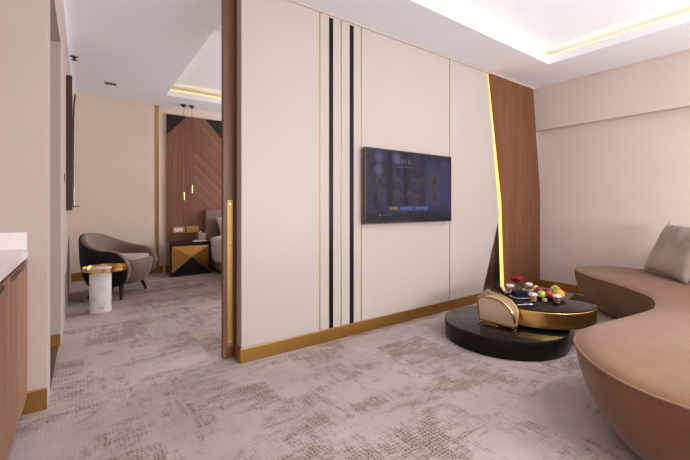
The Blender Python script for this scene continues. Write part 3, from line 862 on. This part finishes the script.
# nightstand
ns = thing('nightstand', 'black nightstand with faceted gold front next to the bed', 'nightstand', (1.075, 6.12, 0))
NW, ND, NH = .605, .37, .515
MB().box((0, .012, 0), (.02, ND, NH)).build('side_panel', M['black_gloss'], ns)
MB().box((NW-.02, .012, 0), (NW, ND, NH)).build('side_panel', M['black_gloss'], ns)
MB().box((.0205, .03, .015), (NW-.0205, ND, NH-.035)).build('carcass', M['black_gloss'], ns)
MB().box((0, .0, NH+.0005), (NW, ND, NH+.012), .002).build('top', M['black_gloss'], ns)
a = [(.07, .028, .065), (NW-.022, .028, .065), (NW-.022, .028, NH-.05), (.07, .028, NH-.05)]
a[0] = (.03, .028, .05); a[3] = (.03, .028, NH-.045)
cpt = (.305, -.012, .29)
def facet(p, q, mat, name):
    b = MB(); v = [b.bm.verts.new(x) for x in (p, q, cpt)]
    w = [b.bm.verts.new((x[0], .0295, x[2])) for x in (p, q, cpt)]
    b.bm.faces.new(v); b.bm.faces.new(list(reversed(w)))
    for i in range(3):
        j = (i+1) % 3
        b.bm.faces.new((v[i], v[j], w[j], w[i]))
    b.build(name, mat, ns)
facet(a[0], a[1], M['black_gloss'], 'black_facet'); facet(a[1], a[2], M['gold'], 'gold_facet')
facet(a[2], a[3], M['gold'], 'gold_facet'); facet(a[3], a[0], M['gold'], 'gold_facet')
MB().box((.0205, .02, 0), (NW-.0205, ND-.02, .0145)).build('plinth', M['black_matte'], ns)
NT = NH+.0125
tb = thing('tissue_box', 'taupe cube tissue box with gold knob on the nightstand', 'tissue box', (1.60, 6.38, NT))
MB().box((-.06, -.06, 0), (.06, .06, .125), .006).build('box_body', M['tissue_fab'], tb)
MB().ball((-.02, 0, .1385), .014, (1, 1, 1), 14, 10).build('knob', M['gold_shine'], tb, smooth=SM)
tag(MB().box((-.10, -.05, 0), (.10, .05, .010), .003).build('notepad', M['marble'], None, (1.53, 6.22, NT), (0, 0, .05)), 'pale flat notepad lying at the front of the nightstand', 'notepad')

# bed
bd = thing('bed', 'bed with taupe headboard and white bedding right of the nightstand', 'bed', (2.635, 5.55, 0))
BX = .87
MB().box((-BX, -1.05, .06), (BX, .96, .30), .02).build('bed_base', M['bed_fabric'], bd)
for x in (-.75, .75):
    for y in (-.95, .85): MB().lathe([(.03, 0), (.03, .0595)], (x, y, 0), 16).build('leg', M['wood_leg'], bd)
MB().box((-BX+.02, -1.03, .301), (BX-.02, .955, .52), .05, 4).build('mattress', M['sheet'], bd, smooth=SM)
MB().box((-BX-.06, .965, .05), (BX+.06, 1.065, 1.03), .035, 4).build('headboard', M['bed_fabric'], bd, smooth=SM)
# duvet: a draped sheet with side falls
dv = MB(); nx, ny = 44, 30; G = []
for i in range(nx+1):
    row = []
    for j in range(ny+1):
        s = (i/nx-.5)*2*(BX+.36); y = -1.06+(j/ny)*1.75
        wv = .012*math.sin(7*y+3*s)+.010*math.sin(15*y)
        if abs(s) <= BX: x, z = s, .575+.02*math.sin(4*s+2*y)+wv*.6
        else:
            d = abs(s)-BX; k = min(1, d/.05)
            x = math.copysign(BX+.015+.012*math.sin(13*y+d*6)+.035*math.sin(math.pi*min(1, d/.3))*.5, s); z = .575-.02*k-d*.95+wv*.4
            y += .10*d
        row.append(dv.bm.verts.new((x, y, z)))
    G.append(row)
for i in range(nx):
    for j in range(ny): dv.bm.faces.new((G[i][j], G[i+1][j], G[i+1][j+1], G[i][j+1]))
do = dv.build('duvet', M['sheet'], bd, smooth=math.radians(80)); md = do.modifiers.new('Solidify', 'SOLIDIFY'); md.thickness = .03; md.offset = 1
for k, x in enumerate((-.43, .43)):
    p = pillow(.72, .46, .20, 18).build('pillow', M['sheet'], None, smooth=math.radians(80))
    p.matrix_world = Matrix.Translation((2.635+x, 6.32, .72)) @ Matrix.Rotation(math.radians(-38), 4, 'X')
    tag(p, 'white pillow on the %s side of the bed against the headboard' % ('nightstand' if k == 0 else 'far'), 'pillow')

# ------------------------------------------------------------------ armchair
ac = thing('armchair', 'rounded taupe armchair with a black outer shell behind the gold topped table', 'armchair', (.350, 5.33, 0), math.radians(-33))
def horseshoe(hw, front_x, n=48):
    """plan curve from near arm tip round the back to the far arm tip"""
    P = []; L = front_x
    for i in range(12): P.append((L-(L+.02)*i/12, -hw))
    for i in range(n+1):
        a = -PI/2-PI*i/n
        P.append((-.02+hw*.93*math.cos(a), hw*math.sin(a)))
    for i in range(1, 13): P.append((-.02+(L+.02)*i/12, hw))
    return [Vector(p) for p in P]
def shell(hw, fx_, thick, zmul, top_back, top_arm, zbot, flare, name, mat):
    P = horseshoe(hw, fx_)
    d = [0]
    for a, b in zip(P, P[1:]): d.append(d[-1]+(b-a).length)
    T = d[-1]; rings = []
    for i, p in enumerate(P):
        t = (P[min(i+1, len(P)-1)]-P[max(i-1, 0)]).normalized(); nn = Vector((-t.y, t.x))   # points inward or outward consistently
        nn = nn if nn.dot(Vector((.1, 0))-p) < 0 else -nn                                    # outward
        f = d[i]/T; q = abs(f-.5)*2          # 0 at back, 1 at tips
        k = .5+.5*math.cos(PI*min(1, q/.72)); zt = top_arm+(top_back-top_arm)*k**.9
        e = min(d[i], T-d[i]); rad = .23; zb = zbot
        w = thick
        if e < rad:
            c = math.sqrt(max(0, 1-((rad-e)/rad)**2)); zm = zbot+(zt-zbot)*.50
            zt = zm+(zt-zm)*max(c, .06); zb = zm-(zm-zbot)*max(c**.8, .06)
        w = thick*(1 if e > .06 else .55+.45*math.sqrt(e/.06))
        ring = []
        M_ = 22
        for a in range(M_):
            an = 2*PI*a/M_; cx, cz = math.cos(an), math.sin(an)
            cx = math.copysign(abs(cx)**.55, cx); cz = math.copysign(abs(cz)**.55, cz)
            z = (zt+zb)/2+cz*(zt-zb)/2
            off = flare*(z-zbot)/.6 - .10*max(0, (.34-z)/.34)
            ring.append((p.x+nn.x*(cx*w/2+off), p.y+nn.y*(cx*w/2+off), z))
        rings.append(ring)
    return MB().ring_stack(rings).build(name, mat, ac, smooth=math.radians(70))
shell(.325, .315, .085, 1, .77, .585, .17, .03, 'upholstery', M['chair_taupe'])
shell(.366, .312, .030, 1, .764, .580, .155, .03, 'outer_shell', M['chair_black'])
def seat_ring(k, z): return [(-.30*k, 0, z), (-.22*k, -.21*k, z), (.22*k, -.275*k, z), (.31*k, -.24*k, z), (.345*k, -.10*k, z), (.35*k, 0, z), (.345*k, .10*k, z), (.31*k, .24*k, z), (.22*k, .275*k, z), (-.22*k, .21*k, z)]
MB().ring_stack([seat_ring(.72, .165), seat_ring(.84, .20), seat_ring(.94, .28), seat_ring(.99, .36), seat_ring(1.0, .41), seat_ring(.985, .435), seat_ring(.95, .445)]).build('seat_base', M['chair_taupe'], ac, smooth=math.radians(60))
MB().ring_stack([seat_ring(.84, .4455), seat_ring(.88, .455), seat_ring(.87, .475), seat_ring(.80, .488)]).build('seat_cushion', M['seat_light'], ac, smooth=math.radians(60))
for sx, sy in ((.17, -.27), (.17, .27), (-.19, -.22), (-.19, .22)):
    MB().tube([(sx*.9, sy*.8, .18), (sx*1.02, sy*.95, .09), (sx*1.12, sy*1.08, .004)], [.028, .021, .014], 12).build('leg', M['wood_leg'], ac, smooth=SM)

# side table
st = thing('side_table', 'round side table with gold tray top on a white marble column', 'side table', (.140, 4.575, 0))
MB().lathe([(.092, 0), (.098, .004), (.098, .462), (.094, .465)], seg=56).build('column', M['marble'], st, smooth=SM)
MB().lathe([(.099, .426), (.197, .426), (.205, .431), (.205, .466), (.199, .466), (.199, .438), (.099, .438)], (.045, .02, 0), seg=72, cap0=False, cap1=False).build('tray_top', M['gold_shine'], st, smooth=SM)

# ------------------------------------------------------------------ unseen downlights added to brighten the rooms from above
def added_downlight(x, y, zc, label, power, size=.5, group=None, col=(1, .90, .80)):
    t = thing('added_downlight', label, 'added ceiling light', (x, y, zc-.0005), 0, group)
    MB().lathe([(.055, 0), (.06, -.004), (.05, -.008), (.045, -.006), (.045, -.002)], seg=28, cap0=False, cap1=False).build('ring', M['white'], t, smooth=SM)
    MB().lathe([(.044, -.003), (.001, -.0035)], seg=24, cap0=False, cap1=False).build('lens', M['lamp'], t)
    l = bpy.data.lights.new('added_downlight_lamp', 'SPOT'); l.energy = power; l.color = col; l.spot_size = math.radians(140); l.spot_blend = 1.0; l.shadow_soft_size = .05
    o = bpy.data.objects.new('added_downlight_lamp', l); COL.objects.link(o); o.location = (0, 0, -.02); o.parent = t
    return t
for x, y in ((1.6, -.3), (2.6, -.3), (3.55, -.3), (1.6, -1.2), (2.6, -1.2), (3.55, -1.2)):
    added_downlight(x, y, ZC+.169, 'small round ceiling spot added for light, out of view', 40, group='added ceiling downlights out of view', col=(1, .96, .94))
DL = dict(group='added ceiling downlights out of view')
for x, y in ((.2, 1.2), (.2, -.8), (4.65, .1), (4.65, -1.4)):
    added_downlight(x, y, ZC, 'small round ceiling spot added for light, out of view', 18, **DL)
for x, y in ((4.4, 5.2), (2.5, 3.0), (4.4, 3.2)):
    added_downlight(x, y, ZB, 'small round ceiling spot added for light, out of view', 34, **DL)

def area(name, loc, rot, sx, sy, power, col):
    l = bpy.data.lights.new(name, 'AREA'); l.shape = 'RECTANGLE'; l.size = sx; l.size_y = sy; l.energy = power; l.color = col
    o = bpy.data.objects.new(name, l); COL.objects.link(o); o.location = loc; o.rotation_euler = rot
    return o
# daylight entering through the window behind the camera
area('daylight_fill', (2.7, YN-.05, 1.6), (PI/2, 0, 0), 3.5, 1.6, 35, (.95, .98, 1.0))
# extra fill lamp at the window, tilted up to brighten the ceiling
area('ceiling_fill', (2.7, YN-.04, 1.2), (PI/2+math.radians(42), 0, 0), 3.5, .8, 225, (.95, .98, 1.0))
area('daylight_fill', (XR-.06, 4.6, 1.5), (PI/2, 0, PI/2), 2.0, 1.6, 140, (.97, .98, 1.0))  # added lamp standing in for bedroom daylight; this wall has no window
# cove tapes of the two recessed ceilings (light upward and inward from the ledge)
def cove_lights(T, z, p):
    cx, cy = (T[0]+T[1])/2, (T[2]+T[3])/2; lx, ly = T[1]-T[0], T[3]-T[2]
    o = .05
    area('cove_lamp', (cx, T[3]+o, z+.045), (PI, 0, 0), lx, .03, p*lx, (1, .72, .36))
    area('cove_lamp', (cx, T[2]-o, z+.045), (PI, 0, 0), lx, .03, p*lx, (1, .72, .36))
    area('cove_lamp', (T[0]-o, cy, z+.045), (PI, 0, 0), .03, ly, p*ly, (1, .72, .36))
    area('cove_lamp', (T[1]+o, cy, z+.045), (PI, 0, 0), .03, ly, p*ly, (1, .72, .36))
cove_lights(LT, ZC, .3); cove_lights(BT, ZB, .3)

w = bpy.data.worlds.new('World'); scene.world = w; w.use_nodes = True
w.node_tree.nodes['Background'].inputs[0].default_value = (.75, .82, 1, 1); w.node_tree.nodes['Background'].inputs[1].default_value = 1.0

# ------------------------------------------------------------------ camera
cam = bpy.data.cameras.new('Camera'); co = bpy.data.objects.new('Camera', cam); COL.objects.link(co)
co.location = (0, 0, 1.10); co.rotation_euler = (PI/2, 0, -math.atan(261/365))
cam.sensor_width = 36; cam.lens = 36*365/690; cam.shift_y = -24/690; cam.clip_start = .02
scene.camera = co
scene.view_settings.view_transform = 'Standard'; scene.view_settings.look = 'None'
scene.view_settings.exposure = 0; scene.view_settings.gamma = 1
scene.view_settings.use_curve_mapping = False
